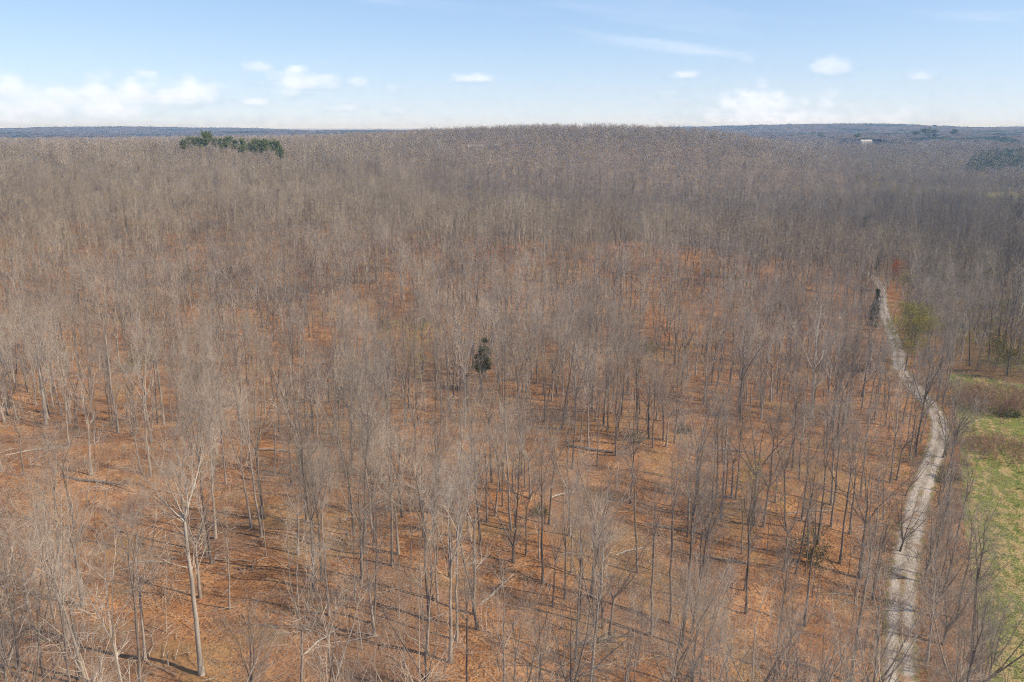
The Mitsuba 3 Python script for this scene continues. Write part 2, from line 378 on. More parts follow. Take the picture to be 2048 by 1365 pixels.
def tree(kind, lod, seed, height=None, fork=None, leaders=None, spread=None, lean=.03, crown=None, dens=1.0, radius=None):
    """Trunk, limbs and crown as (vertices, faces); lod 0 is the finest."""
    rng = np.random.default_rng(seed)
    H, r0, hf, nl, la, cr, fb = KIND[kind]
    H, hf, nl, la, cr, r0 = height or H, fork or hf, leaders or nl, spread or la, crown or cr, radius or r0
    k = 9
    z = np.linspace(0, 1, k)
    top = H * hf
    drift = np.cumsum(rng.standard_normal((k, 2)) * .012 * H * hf / 3, 0)
    drift -= drift[:1]
    az = rng.random() * 2 * np.pi
    trunk = np.c_[drift + np.outer(z, [math.cos(az), math.sin(az)]) * top * lean, z * top]
    trunk[0, 2] = -.5
    rt = r0 * (1 - .45 * z) + r0 * .5 * np.exp(-z * H * .9)
    TP, TR = trunk[None], rt[None]
    a0 = rng.random() * 6.28
    azs = a0 + np.arange(nl) * 2 * np.pi / nl + rng.standard_normal(nl) * .35
    LP, LR = [], []
    for q in range(nl):
        ang = la * (.6 + .7 * rng.random()) * (.35 if (q == 0 and nl < 4) else 1)
        d = unit(np.array([math.cos(azs[q]) * math.sin(ang), math.sin(azs[q]) * math.sin(ang), math.cos(ang)]) + unit(trunk[-1] - trunk[-2]) * .3)
        L = (H - top) * (.82 + .25 * rng.random())
        pts = [trunk[-1]]
        for s in range(k - 1):
            d = unit(d + np.array([0, 0, .05]) + rng.standard_normal(3) * .085)
            pts.append(pts[-1] + d * L / (k - 1))
        LP.append(pts)
        rl = rt[-1] * (.85 if q == 0 else .62)
        LR.append(rl * np.linspace(1, .12, k))
    LP, LR = np.array(LP), np.array(LR)
    axes, axr = np.concatenate([TP, LP]), np.concatenate([TR, LR])
    up = .13
    small = kind == 'pole'
    if lod == 0:
        npr, nse, nte, ntw = (14, 50, 140, 640) if small else (30, 150, 460, 2000)
        npr, nse, nte, ntw = (int(x * dens) for x in (npr, nse, nte, ntw))
        tp = max(2, npr // 6)
        B1, Q1 = sprout(TP, TR, tp, fb / hf if fb < hf else .7, 1, 1.0, lambda t, n: cr * .6 * np.ones(n), 6, up, .12, rng, lambda r, n: r * .32)
        B2, Q2 = sprout(LP, LR, npr - tp, .05, .92, .85, lambda t, n: cr * (.95 - .55 * t), 6, up, .12, rng, lambda r, n: r * .46)
        B, Q = np.concatenate([B1, B2]), np.concatenate([Q1, Q2])
        C, S = sprout(np.concatenate([B, B, np.repeat(LP[:, [3, 4, 5, 6, 7, 8]], 3, 0)]), np.concatenate([Q, Q, np.repeat(LR[:, 3:], 3, 0)]), nse, .2, 1, .75, lambda t, n: cr * .52 * (1.1 - .5 * t), 4, up * 1.1, .14, rng, lambda r, n: np.clip(r * .55, .014, .05), .35)
        D, U = sprout(C, S, nte, .15, 1, .7, lambda t, n: np.full(n, .7 if small else 1.1), 3, up, .16, rng, lambda r, n: np.clip(r * .7, .010, .02), .5)
        E, W = sprout(np.concatenate([D, C[:, 1:]]), np.concatenate([U, S[:, 1:]]), ntw, .1, 1, .62, lambda t, n: np.full(n, .45 if small else .68), 2, up, .1, rng, lambda r, n: np.full(n, .008))
        crown_m = join([tubes(B, Q, 5), tubes(C, S, 3), tubes(D, U, 3), tubes(E, W, 3)])
        return dict(trunk=tubes(TP, TR, 8, False), limbs=[tubes(LP[q:q + 1], LR[q:q + 1], 6) for q in range(nl)], crown=crown_m, tips=np.vstack([E[:, 1], D[:, 2]]))
    if lod == 1:
        npr, nse, ntw = (9, 30, 140) if small else (20, 84, 420)
        npr, nse, ntw = (int(x * dens) for x in (npr, nse, ntw))
        B, Q = sprout(np.concatenate([LP, LP, TP[:, [0, 2, 3, 4, 5, 6, 7, 8, 8]]]), np.concatenate([LR, LR, TR]), npr, .55 if nl == 2 else .1, .92, .8, lambda t, n: cr * (1.05 - .7 * t), 5, up, .12, rng, lambda r, n: r * .5)
        C, S = sprout(np.concatenate([B, B, LP[:, 4:]]), np.concatenate([Q, Q, LR[:, 4:]]), nse, .15, 1, .75, lambda t, n: cr * .55 * (1.1 - .5 * t), 3, up * 1.2, .14, rng, lambda r, n: np.clip(r * .6, .02, .05), .4)
        E, W = sprout(C, S, ntw, .05, 1, .66, lambda t, n: np.full(n, .75 if small else 1.2), 2, up, .1, rng, lambda r, n: np.full(n, .013 if small else .0185))
        st, cw = join([tubes(TP[:, ::2], TR[:, ::2], 5, False), tubes(LP[:, ::2], LR[:, ::2], 4)]), join([tubes(B, Q, 3), tubes(C, S, 3), tubes(E, W, 3)])
        return dict(all=join([st, cw]), stem=st, spray=cw, tips=E[:, 1])
    if lod == 2:
        npr, ntw = (6, 60) if small else (14, 150)
        npr, ntw = int(npr * dens), int(ntw * dens)
        B, Q = sprout(LP, LR, npr, .02, .9, .8, lambda t, n: cr * (1.05 - .7 * t), 3, up, .12, rng, lambda r, n: np.clip(r * .5, .04, .1), .4)
        E, W = sprout(np.concatenate([B, B, LP[:, [4, 6, 8]]]), np.concatenate([Q, Q, LR[:, [4, 6, 8]]]), ntw, .05, 1, .66, lambda t, n: np.full(n, 1.0 if small else 1.7), 2, up, .1, rng, lambda r, n: np.full(n, .024 if small else .041))
        return dict(all=join([tubes(TP[:, ::4], TR[:, ::4], 3, False), tubes(LP[:, ::4], LR[:, ::4] * 1.1, 3), tubes(B, Q, 3), tubes(E, W, 3)]), tips=E[:, 1])
    npr, ntw = 11, 78
    B, Q = sprout(LP, LR, npr, .02, .8, .8, lambda t, n: cr * (1.05 - .6 * t), 2, up, .12, rng, lambda r, n: np.full(n, .09))
    E, W = sprout(np.concatenate([B, LP[:, [5, 8]]]), np.concatenate([Q, LR[:, [5, 8]]]) + .3, ntw, .1, 1, .7, lambda t, n: np.full(n, 2.3), 2, up, .1, rng, lambda r, n: np.full(n, .072))
    return dict(all=join([tubes(TP[:, ::8], TR[:, ::8], 3, False), tubes(LP[:, ::8], LR[:, ::8] * 1.2, 3), tubes(B, Q, 3), tubes(E, W, 3)]), tips=E[:, 1])


def source(key, m, trunk_mat, crown_mat):
    """A shapegroup of one tree, its entries the parts."""
    g = {'type': 'shapegroup'}
    if 'stem' in m and trunk_mat:
        g['trunk'] = mikit.ply(m['stem'], trunk_mat)
        g['crown'] = mikit.ply(m['spray'], crown_mat)
    elif 'all' in m:
        g['wood'] = mikit.ply(m['all'], crown_mat, smooth=key.startswith('out'))
    else:
        g['trunk'] = mikit.ply(m['trunk'], trunk_mat, smooth=True)
        for q, l in enumerate(m['limbs']):
            g['limb' + (f'_{q:03d}' if q else '')] = mikit.ply(l, trunk_mat, smooth=True)
        g['crown'] = mikit.ply(m['crown'], crown_mat)
        if 'leaves' in m:
            g['foliage'] = mikit.ply(m['leaves'], m['leaf_mat'])
    scene[key] = g
    return key


used = {}


def numbered(name, width=3):
    n = used.get(name, -1) + 1
    used[name] = n
    return name if n == 0 else f'{name}_{n:03d}'


def put(name, src, x, y, s=1.0, sz=None, rot=0.0, lean=(0, 0), z=None, label=None, cat=None, group=None, kind=None):
    key = numbered(name)
    z = float(ground(np.array([x]), np.array([y]))[0]) if z is None else z
    m = np.array([[1, 0, lean[0], x], [0, 1, lean[1], y], [0, 0, 1, z], [0, 0, 0, 1]], float)
    c, q = math.cos(rot), math.sin(rot)
    m = m @ np.array([[c * s, -q * s, 0, 0], [q * s, c * s, 0, 0], [0, 0, sz or s, 0], [0, 0, 0, 1]], float)
    scene[key] = {'type': 'instance', 'shape': {'type': 'ref', 'id': src}, 'to_world': T(m)}
    if label:
        labels[key] = {'label': label, 'category': cat}
        if group:
            labels[key]['group'] = group
        if kind:
            labels[key]['kind'] = kind
    return key


def spread(name, srcs, xyz, which, s, sz, rot, lean):
    """Entries name__00001 ... of a stuff object."""
    for i in range(len(xyz)):
        c, q = math.cos(rot[i]) * s[i], math.sin(rot[i]) * s[i]
        m = np.array([[c, -q, lean[i, 0] * sz[i], xyz[i, 0]], [q, c, lean[i, 1] * sz[i], xyz[i, 1]], [0, 0, sz[i], xyz[i, 2]], [0, 0, 0, 1.]])
        n = used.get(name, 0) + 1
        used[name] = n
        scene[f'{name}__{n:05d}'] = {'type': 'instance', 'shape': {'type': 'ref', 'id': srcs[which[i]]}, 'to_world': T(m)}


def pixel(p):
    """Where points stand in a 2048 x 1365 picture from the camera, and their depth."""
    d = np.asarray(p) - [0, 0, EYE]
    depth = d[..., 1] * math.cos(PITCH) - d[..., 2] * math.sin(PITCH)
    upv = d[..., 1] * math.sin(PITCH) + d[..., 2] * math.cos(PITCH)
    with np.errstate(all='ignore'):
        return 1024 + FOCAL * d[..., 0] / depth, 682.5 - FOCAL * upv / depth, depth


def spot(u, v, lift=0.0):
    """The point of the ground (raised by lift) that a ray through the picture meets."""
    x, y = (u - 1024) / FOCAL, -(v - 682.5) / FOCAL
    d = unit(np.array([x, math.cos(PITCH) + y * math.sin(PITCH), -math.sin(PITCH) + y * math.cos(PITCH)]))
    t = np.geomspace(30, 6000, 1500)
    q = np.array([0, 0, EYE]) + t[:, None] * d
    under = q[:, 2] < ground(q[:, 0], q[:, 1]) + lift
    i = int(np.argmax(under)) if under.any() else len(t) - 1
    return float(q[i, 0]), float(q[i, 1])


def shrub(seed, H, W, stems, twigs, rad=.02, leaves=0, size=.12):
    rng = np.random.default_rng(seed)
    k = 4
    a, r = rng.random(stems) * 6.28, np.sqrt(rng.random(stems))
    base = np.c_[np.cos(a) * r * W * .75, np.sin(a) * r * W * .75, np.full(stems, -.15)]
    d = unit(np.c_[base[:, :2] / W * .7, np.ones(stems)] + rng.standard_normal((stems, 3)) * .25)
    L = H * (.6 + .45 * rng.random(stems)) * (1.1 - .45 * r)
    pts = [base]
    for _ in range(k - 1):
        d = unit(d + rng.standard_normal((stems, 3)) * .16)
        pts.append(pts[-1] + d * (L / (k - 1))[:, None])
    S, R = np.stack(pts, 1), rad * np.linspace(1, .4, k)[None] * np.ones((stems, 1))
    E, Q = sprout(S, R, twigs, .15, 1, .7, lambda t, n: H * .33 * np.ones(n), 2, .08, .2, rng, lambda r, n: np.full(n, rad * .55))
    m = dict(all=join([tubes(S, R, 3), tubes(E, Q, 3)]))
    if leaves:
        p = E[rng.integers(0, len(E), leaves)]
        q = rng.random((leaves, 1))
        m['leaves'] = flakes(p[:, 0] * (1 - q) + p[:, 1] * q + rng.standard_normal((leaves, 3)) * size * .6, rng, size)
    return m


def conifer(seed, H, W, low=.12, whorls=26, per=7, sprays=26, size=.42, droop=-.05, round_top=None, gaps=.12):
    """An evergreen: a trunk, boughs round it and short leafy sprays along every bough."""
    rng = np.random.default_rng(seed)
    k = 6
    z = np.linspace(0, 1, k)
    T0 = np.c_[np.cumsum(rng.standard_normal((k, 2)) * .012 * H, 0) * z[:, None], z * H]
    T0[0, 2] = -.4
    TP, TR = T0[None], (.016 * H * (1 - .85 * z) + .02)[None]
    n = whorls * per
    prof = (lambda t: W * np.sqrt(np.clip(1 - ((t - round_top) / .26) ** 2, .05, 1))) if round_top else (lambda t: W * np.clip(1.12 - t, .1, 1) ** .85 * np.clip((t - low) * 9 + .55, 0, 1))
    B, Q = sprout(TP, TR, n, low, .99, 1.25, lambda t, m: prof(t), 4, .10 + droop, .14, rng, lambda r, m: np.clip(r * .4, .012, .05))
    keep = meshkit.noise(B[:, -1] / (H * .13), seed) > gaps + .18
    B, Q = B[keep], Q[keep]
    m = len(B) * sprays
    i = np.repeat(np.arange(len(B)), sprays)
    q = rng.random(m) ** .6 * (B.shape[1] - 1.001)
    j = q.astype(int)
    p = B[i, j] * (1 - (q - j))[:, None] + B[i, j + 1] * (q - j)[:, None] + rng.standard_normal((m, 3)) * size * .42
    return dict(trunk=tubes(TP, TR, 6, False), limbs=[], crown=tubes(B, Q, 3), leaves=flakes(p, rng, size, unit(B[i, j + 1] - B[i, j]) * .7))


def source_green(key, m, leaf, bark='bark_dark'):
    m['leaf_mat'] = leaf
    if 'all' in m:
        scene[key] = {'type': 'shapegroup', 'stem': mikit.ply(m['all'], bark), 'foliage': mikit.ply(m['leaves'], leaf)}
        return key
    return source(key, m, bark, bark)


def with_leaves(m, seed, count, size):
    rng = np.random.default_rng(seed)
    t = m['tips']
    p = t[rng.integers(0, len(t), count)] + rng.standard_normal((count, 3)) * size * 1.6
    m['leaves'] = flakes(p, rng, size)
    return m


def solve_height(x, y, vtop):
    z = float(ground(np.array([x]), np.array([y]))[0])
    lo, hi = .3, 60.0
    for _ in range(40):
        mid = (lo + hi) / 2
        if pixel(np.array([x, y, z + mid]))[1] > vtop:
            lo = mid
        else:
            hi = mid
    return lo


SPECIAL = []                                              # (x, y, radius kept clear)
CLEARINGS = []
MARKS = []                                                # (u, v, name) of things that the labels of the bare trees go by


def stand(name, src, H0, u, v, vtop, label, cat, group=None, rot=0.0, lean=(0, 0), keep=2.6, at=None, wide=1.0, front=0, mark=None):
    x, y = at or spot(u, v)
    s = solve_height(x, y, vtop) / H0
    SPECIAL.append((x, y, keep))
    if front:
        CLEARINGS.append((x, y, 1.4 if front < 13 else 2.6, front * (1 if front < 13 else 1.8)))
    if mark:
        MARKS.append((*[float(q) for q in pixel(np.array([x, y, float(ground(np.array([x]), np.array([y]))[0])]))[:2]], mark))
    return put(name, src, x, y, s * wide, s, rot, lean, label=label, cat=cat, group=group)


# trees that stand out, each with its own place
S_SYC = source('forked_sycamore_source', tree('tall', 0, 501, height=25, fork=.66, leaders=4, spread=.62, crown=5.2, radius=.25, dens=1.5), 'bark_pale', 'twig_tan')
S_PALE = [source(f'pale_sycamore_source_{i}', tree('broad', 0, 510 + i, height=21, fork=f, leaders=4, spread=.55, crown=5.4, radius=.30, dens=1.4), 'bark_pale', 'twig_tan') for i, f in enumerate((.27, .22, .34))]
S_VEE = source('vee_tree_source', tree('tall', 0, 521, height=23, fork=.09, leaders=2, spread=.42, crown=5.0, radius=.27, lean=.0, dens=1.7), 'bark_dark', 'twig_dark')
S_EDGE = [source(f'edge_tree_source_{i}', tree('edge', 0, 530 + i, dens=1.8), 'bark_dark', c) for i, c in enumerate(('twig_dark', 'twig_tan', 'twig_dark'))]
S_TALLPALE = source('tall_pale_source', tree('broad', 0, 541, height=23, fork=.55, leaders=4, spread=.5, crown=5.2, radius=.23, dens=1.4), 'bark_pale', 'twig_tan')


def leafy_tree(key, m, count, size, leaf, bark='bark_dark', twig='twig_dark'):
    m = with_leaves(m, count, count, size)
    m['leaf_mat'] = leaf
    return source(key, m, bark, twig)


S_BUD = leafy_tree('budding_tree_source', tree('broad', 0, 551, height=15, fork=.28, leaders=4, spread=.65, crown=4.6, radius=.24), 9500, .27, 'bud_yellow')
S_BUDS = leafy_tree('small_budding_source', tree('pole', 0, 552, height=12, fork=.5, leaders=3, spread=.5, crown=2.6), 900, .16, 'bud_yellow', 'bark_grey', 'twig_tan')
S_RED = leafy_tree('red_tree_source', tree('broad', 1, 553, height=15, fork=.35, leaders=4, spread=.5, crown=4.2), 2200, .32, 'bud_red') if False else None
def bushy(key, seed, H, cr, count, size, leaf):
    m = tree('broad', 1, seed, height=H, fork=.3, leaders=4, spread=.5, crown=cr)
    rng = np.random.default_rng(seed)
    p = m['tips'][rng.integers(0, len(m['tips']), count)] + rng.standard_normal((count, 3)) * .5
    scene[key] = {'type': 'shapegroup', 'wood': mikit.ply(m['all'], 'twig_dark'), 'foliage': mikit.ply(flakes(p, rng, size), leaf)}
    return key


S_RED = bushy('red_tree_source', 553, 15, 4.0, 1500, .42, 'bud_red')
S_OLIVE = bushy('olive_tree_source', 554, 15, 4.4, 1500, .42, 'olive_green')
S_YELLOW = bushy('yellow_tree_source', 555, 15, 4.2, 1400, .42, 'bud_yellow')
S_CEDAR = source_green('cedar_source', conifer(561, 12, 2.0, low=.38, whorls=22, per=7, sprays=26, size=.38, gaps=.16), 'cedar_green')
S_DARK = source_green('dark_cedar_source', conifer(562, 14, 2.3, low=.1, whorls=30, per=7, sprays=24, size=.42), 'cedar_green')
S_PINE = [source_green(f'pine_source_{i}', conifer(565 + i, 28, 5.2, low=.71, whorls=11, per=7, sprays=22, size=.95, round_top=.78, gaps=.1), 'pine_green') for i in range(3)]
S_BUSH = source_green('olive_bush_source', shrub(571, 3.0, 1.6, 26, 160, .015, 1100, .2), 'olive_green')
S_GREEN = source_green('green_bush_source', shrub(572, 2.2, 1.3, 24, 140, .014, 1100, .18), 'cedar_green')
scene['bramble_source'] = {'type': 'shapegroup', 'stem': mikit.ply(shrub(573, 1.3, 3.2, 420, 2600, .011)['all'], 'bramble_stem')}
scene['thicket_source'] = {'type': 'shapegroup', 'stem': mikit.ply(shrub(574, 3.2, 4.2, 420, 3200, .014)['all'], 'bramble_stem')}
for i in range(3):
    scene[f'brush_source_{i}'] = {'type': 'shapegroup', 'stem': mikit.ply(shrub(580 + i, 2.6, 1.8, 60, 420, .013)['all'], ['twig_tan', 'bramble_stem', 'twig_dark'][i])}
PALE_FORK = 'tall pale-barked tree whose trunk forks into white antler-like limbs, front left of the woods'
stand('sycamore', S_SYC, 25, 404, 1352, 862, PALE_FORK, 'tree', rot=.4, front=13, mark='the antler-limbed sycamore')
stand('sycamore', S_PALE[0], 21, 1408, 809, 650, 'pale sycamore with one long white limb, left one of the white-limbed pair in mid wood', 'tree', rot=2.2, front=14, mark='the sycamore with one long white limb')
stand('sycamore', S_PALE[1], 21, 1522, 841, 668, 'pale sycamore with broad fan of white limbs, forking low above the leaves in mid wood', 'tree', rot=.8, front=14, mark='the low-forked sycamore')
stand('sycamore', S_PALE[2], 21, 1603, 881, 722, 'white-limbed sycamore nearest the gravel road, right of the low-forked one', 'tree', rot=4.2, front=12, mark='the white-limbed sycamore nearest the road')
stand('sycamore', S_TALLPALE, 23, 92, 850, 592, 'tall pale-trunked tree at the left edge, forking high into a fan of limbs', 'tree', rot=1.1, front=8, mark='the pale tree at the left edge')
stand('sycamore', S_TALLPALE, 23, 328, 850, 640, 'pale tree with spreading crown behind the olive cedar on the left', 'tree', rot=3.0, front=8, mark='the pale spreading tree')
stand('sycamore', S_PALE[0], 21, 1091, 592, 482, 'small white-forked tree far up the slope above the dark green cedar', 'tree', rot=5.0)
stand('sycamore', S_PALE[1], 21, 1915, 505, 432, 'white-limbed tree standing in the dark wood beyond the road', 'tree', rot=1.7)
stand('sycamore', S_PALE[2], 21, 1722, 548, 450, 'pale leaning sycamore above the far end of the gravel road', 'tree', rot=2.7, lean=(.16, 0))
stand('forked_tree', S_VEE, 23, 1027, 1127, 775, 'dark tree split near the ground into two rising stems like a V, centre front', 'tree', rot=.15, front=15, mark='the V-shaped tree')
stand('roadside_tree', S_EDGE[0], 15, 1886, 918, 742, 'dark many-stemmed tree leaning over the field from the road edge', 'tree', rot=.3, lean=(.18, 0), wide=1.05)
stand('roadside_tree', S_EDGE[2], 15, 1846, 836, 715, 'dark bushy tree arching across the gravel road beside the leaning one', 'tree', rot=2.0, lean=(.28, 0), wide=1.1)
stand('roadside_tree', S_EDGE[1], 15, 1811, 994, 872, 'small forked tree leaning right over the left verge of the road', 'tree', rot=4.0, lean=(.22, 0))
stand('roadside_tree', S_EDGE[1], 15, 1866, 1235, 985, 'grey many-stemmed tree between the road and the field, front one of the strip', 'tree', rot=1.0, lean=(.1, 0), mark='the many-stemmed tree by the road')
stand('roadside_tree', S_EDGE[0], 15, 1886, 1290, 1060, 'dark spreading tree on the field edge with limbs reaching over the grass', 'tree', rot=5.2, lean=(.2, .05))
stand('roadside_tree', S_EDGE[2], 15, 1936, 1362, 1205, 'low bare tree at the bottom corner of the field', 'tree', rot=.9)
stand('roadside_tree', S_EDGE[1], 15, 1850, 1168, 960, 'grey tree rising behind the shadows on the road, right verge', 'tree', rot=3.3)
stand('roadside_tree', S_EDGE[0], 15, 1800, 1105, 935, 'dark slender tree on the left verge of the road', 'tree', rot=2.5, lean=(.1, 0))
stand('budding_tree', S_BUD, 15, 1811, 744, 618, 'round yellow-green budding tree at the bend of the gravel road', 'tree', keep=4, front=16)
stand('budding_tree', S_BUDS, 12, 1497, 1135, 938, 'slender tree with a pale yellow-green crown, front right of the woods', 'tree', front=6, mark='the slender yellow-green tree')
stand('budding_tree', S_BUDS, 12, 828, 835, 650, 'slim tree with thin yellow-green buds left of the dark green cedar', 'tree', rot=2)
stand('budding_tree', S_BUDS, 12, 1780, 1010, 905, 'small yellow-green budding tree on the road verge', 'tree', rot=4)
stand('red_tree', S_RED, 15, 1792, 590, 524, 'red-orange leafed tree above the far end of the road', 'tree', wide=.9, front=20)
stand('yellow_tree', S_YELLOW, 15, 1806, 612, 545, 'yellow-orange tree just below the red one', 'tree', wide=.8, front=14)
stand('yellow_tree', S_YELLOW, 15, 1757, 520, 462, 'yellow-green tree among dark evergreens above the road end', 'tree', rot=1)
for i, (u, v, vt) in enumerate([(1968, 560, 498), (1965, 600, 532), (1885, 600, 540), (1990, 745, 668), (1920, 610, 545), (2010, 760, 690)]):
    stand('olive_tree', S_OLIVE, 15, u, v, vt, ['highest olive-green tree in the dark wood right of the road', 'olive-green tree below the highest one in the dark wood', 'olive-green tree right of the red one', 'olive thicket tree at the far edge of the field',
          'olive-brown tree between the red tree and the right edge', 'olive tree at the far corner of the field by the right edge'][i], 'tree', rot=i)
stand('cedar', S_CEDAR, 12, 962, 783, 680, 'dark green cedar standing alone among bare trees in mid wood', 'tree', wide=1.5, front=22, mark='the dark green cedar')
stand('cedar', S_DARK, 14, 1744, 662, 578, 'tall dark evergreen beside the far stretch of the gravel road', 'tree', wide=.9, front=14)
stand('cedar', S_DARK, 14, 1752, 545, 494, 'dark evergreen left of the red tree', 'tree', wide=.8, rot=2)
stand('cedar', S_DARK, 14, 1728, 478, 432, 'dark evergreen in the valley above the road end, upper one', 'tree', wide=1.2, rot=3)
stand('cedar', S_DARK, 14, 1490, 342, 322, 'small dark evergreen on the far slope', 'tree', wide=1.3, rot=4)
stand('cedar', S_DARK, 14, 1714, 366, 349, 'dark evergreen on the far slope right of the valley', 'tree', wide=1.3, rot=5)
stand('bush', S_BUSH, 3, 268, 742, 690, 'olive-green young cedar behind the front left trees', 'bush', wide=.8, front=14, mark='the olive young cedar')
stand('bush', S_BUSH, 3, 369, 568, 532, 'small olive bush far up the left slope', 'bush', wide=.8)
stand('bush', S_BUSH, 3, 1296, 706, 668, 'olive and dark green bush between bare trees right of the cedar', 'bush', wide=.8, front=16)
stand('bush', S_GREEN, 2.2, 1078, 1030, 1006, 'small green bush on the leaves right of the V-shaped tree', 'bush', mark='the small green bush')
stand('bush', S_BUSH, 3, 1272, 884, 862, 'low olive bush in a clearing of leaves', 'bush', wide=1.3)
stand('bush', S_GREEN, 2.2, 1364, 865, 844, 'small olive bush below the white-limbed pair', 'bush')
stand('bush', S_GREEN, 2.2, 1889, 962, 932, 'green bush on the right verge under the leaning tree', 'bush')
stand('bush', S_GREEN, 2.2, 2010, 832, 812, 'low dark green bush on the field in front of the thicket', 'bush', wide=1.5)
stand('bush', S_BUSH, 3, 1618, 1120, 1050, 'olive-yellow bush at the foot of the right front trees', 'bush', wide=.7, mark='the olive-yellow bush')
stand('bramble', 'bramble_source', 1.3, 2000, 905, 868, 'reddish brown bramble patch lying in the green field', 'bramble', keep=0)
stand('thicket', 'thicket_source', 3.2, 1985, 815, 752, 'large reddish brown thicket at the far side of the field', 'thicket', keep=0)

# pines on the left skyline
for j, (us, vs) in enumerate((([371, 381, 393, 404, 416, 424, 434, 445, 455, 463, 474], [271, 269, 267, 266, 263, 261, 266, 270, 268, 266, 272]), ([489, 497, 506, 516, 527, 537, 548, 556, 563], [277, 276, 277, 275, 273, 272, 279, 278, 284]))):
    for i, (u, v) in enumerate(zip(us, vs)):
        dd = 640 + 22 * ((i * 7) % 4) + j * -28
        x = (u - 1024) / FOCAL * (dd * math.cos(PITCH) + 30 * math.sin(PITCH))
        stand('pine', S_PINE[(i + j) % 3], 28, 0, 0, v + [10, 5, 11, 8, 13, 6, 9][(i * 3 + j) % 7], f"green pine, {['first', 'second', 'third', 'fourth', 'fifth', 'sixth', 'seventh', 'eighth', 'ninth', 'tenth', 'eleventh'][i]} from the left in the " + ('larger left' if j == 0 else 'smaller right') + ' clump on the skyline', 'tree', ('larger' if j == 0 else 'smaller') + ' clump of pines', rot=i * 1.3, at=(x, dd), wide=.72 + .2 * math.sin(i * 2.7) ** 2, keep=4)

# ------------------------------------------------------------------ far buildings, each in its clearing
def box(x0, x1, y0, y1, z0, z1):
    m = trimesh.creation.box(extents=[x1 - x0, y1 - y0, z1 - z0])
    m.apply_translation([(x0 + x1) / 2, (y0 + y1) / 2, (z0 + z1) / 2])
    return np.array(m.vertices), np.array(m.faces)


def gable(L, W, h, rise, over=.5):
    x, y = L / 2 + over, W / 2 + over
    e = h - over * rise / (W / 2)
    v = np.array([(-x, -y, e), (x, -y, e), (x, 0, h + rise), (-x, 0, h + rise), (-x, y, e), (x, y, e)], float)
    v = np.vstack([v, v - [0, 0, .25]])
    f = [(0, 1, 2), (0, 2, 3), (3, 2, 5), (3, 5, 4), (6, 8, 7), (6, 9, 8), (9, 11, 8), (9, 10, 11), (0, 6, 7), (0, 7, 1), (4, 5, 11), (4, 11, 10), (0, 3, 9), (0, 9, 6), (3, 4, 10), (3, 10, 9), (1, 7, 8), (1, 8, 2), (2, 8, 11), (2, 11, 5)]
    return v, np.array(f)


def building(at, L, W, h, rise, rot, wall, label, roof='shingle', group=None, clear=(16, 60), sink=0):
    x, y = at
    key = numbered('house')
    z = float(ground(np.array([x]), np.array([y]))[0]) - sink
    M = T().translate([x, y, z]).rotate([0, 0, 1], rot)
    CLEARINGS.append((x, y, clear[0], clear[1]))
    labels[key] = {'label': label, 'category': 'house'}
    if group:
        labels[key]['group'] = group

    def part(n, g, m):
        scene[f'{key}__{n}'] = {**mikit.ply(g, m), 'to_world': M}
    a = box(-L / 2, L / 2, -W / 2, W / 2, -2.5, h)
    g = (np.array([(-L / 2, -W / 2, h), (-L / 2, W / 2, h), (-L / 2, 0, h + rise - .3), (L / 2, -W / 2, h), (L / 2, W / 2, h), (L / 2, 0, h + rise - .3)]), np.array([(0, 2, 1), (3, 4, 5)]))
    part('wall', join([a, g]), wall)
    part('roof', gable(L, W, h, rise), roof)
    n = max(2, int(L / 4.5))
    for i in range(n):
        c = -L / 2 + L * (i + .5) / n
        if i == n // 2:
            part('door', box(c - .5, c + .5, -W / 2 - .06, -W / 2 + .02, .1, 2.2), 'window_dark')
        else:
            part('window' + (f'_{i:03d}' if i else ''), box(c - .6, c + .6, -W / 2 - .05, -W / 2 + .02, 1.0, 2.3), 'window_dark')


def ray_at(u, d):
    """The place d metres ahead under a column of the picture."""
    return ((u - 1024) / FOCAL * (d * math.cos(PITCH) + 30 * math.sin(PITCH)), d)


building(ray_at(951, 970), 17, 8, 4.5, 2.6, 4, 'white_wall', 'long white house glimpsed among bare trees on the far slope', 'white_wall', clear=(10, 30))
building(ray_at(996, 975), 7, 6, 4.5, 2.0, -6, 'white_wall', 'small pale shed right of the long white house on the far slope', 'white_wall', clear=(5, 25))
building(ray_at(1731, 1700), 24, 10, 5, 3, 8, 'white_wall', 'pale long building right of the distant evergreen, nearer of two', 'white_wall', clear=(16, 120))
building(ray_at(1753, 1730), 24, 10, 5.5, 3, 5, 'white_wall', 'pale long building with a whitish roof, farther right of two', 'white_wall', clear=(16, 120))
building(ray_at(1690, 1760), 10, 8, 4.5, 3, 0, 'cream_wall', 'small pale house left of the distant evergreen', clear=(9, 90))
building(ray_at(1872, 1820), 14, 9, 5, 3, 0, 'cream_wall', 'cream house right of the big dark distant evergreen', clear=(10, 110))
building(ray_at(2003, 1760), 11, 8, 5, 3, 10, 'white_wall', 'white house far off near the right edge of the skyline', clear=(10, 110))

# far field and its strip of road
_c = np.array(ray_at(2066, 745))
_ang = np.linspace(0, 2 * np.pi, 60)[:-1]
_rad = 1 + .25 * (meshkit.noise(np.c_[np.cos(_ang) * 2 + 9, np.sin(_ang) * 2, _ang * 0]) - .5)
_ring = _c + np.stack([np.cos(_ang) * 34 * _rad, np.sin(_ang) * 48 * _rad], 1)
_rings = np.concatenate([_c + (_ring - _c) * q for q in np.linspace(1, .05, 12)])
scene['far_field'] = mikit.ply(mesh(np.c_[_rings, ground(_rings[:, 0], _rings[:, 1]) + .15], np.array(grid_faces(12, len(_ang), True))), 'turf', smooth=True)
labels['far_field'] = {'label': 'small pale green field far off at the right edge', 'category': 'field', 'kind': 'structure'}
CLEARINGS.append((_c[0], _c[1], 34, 90))

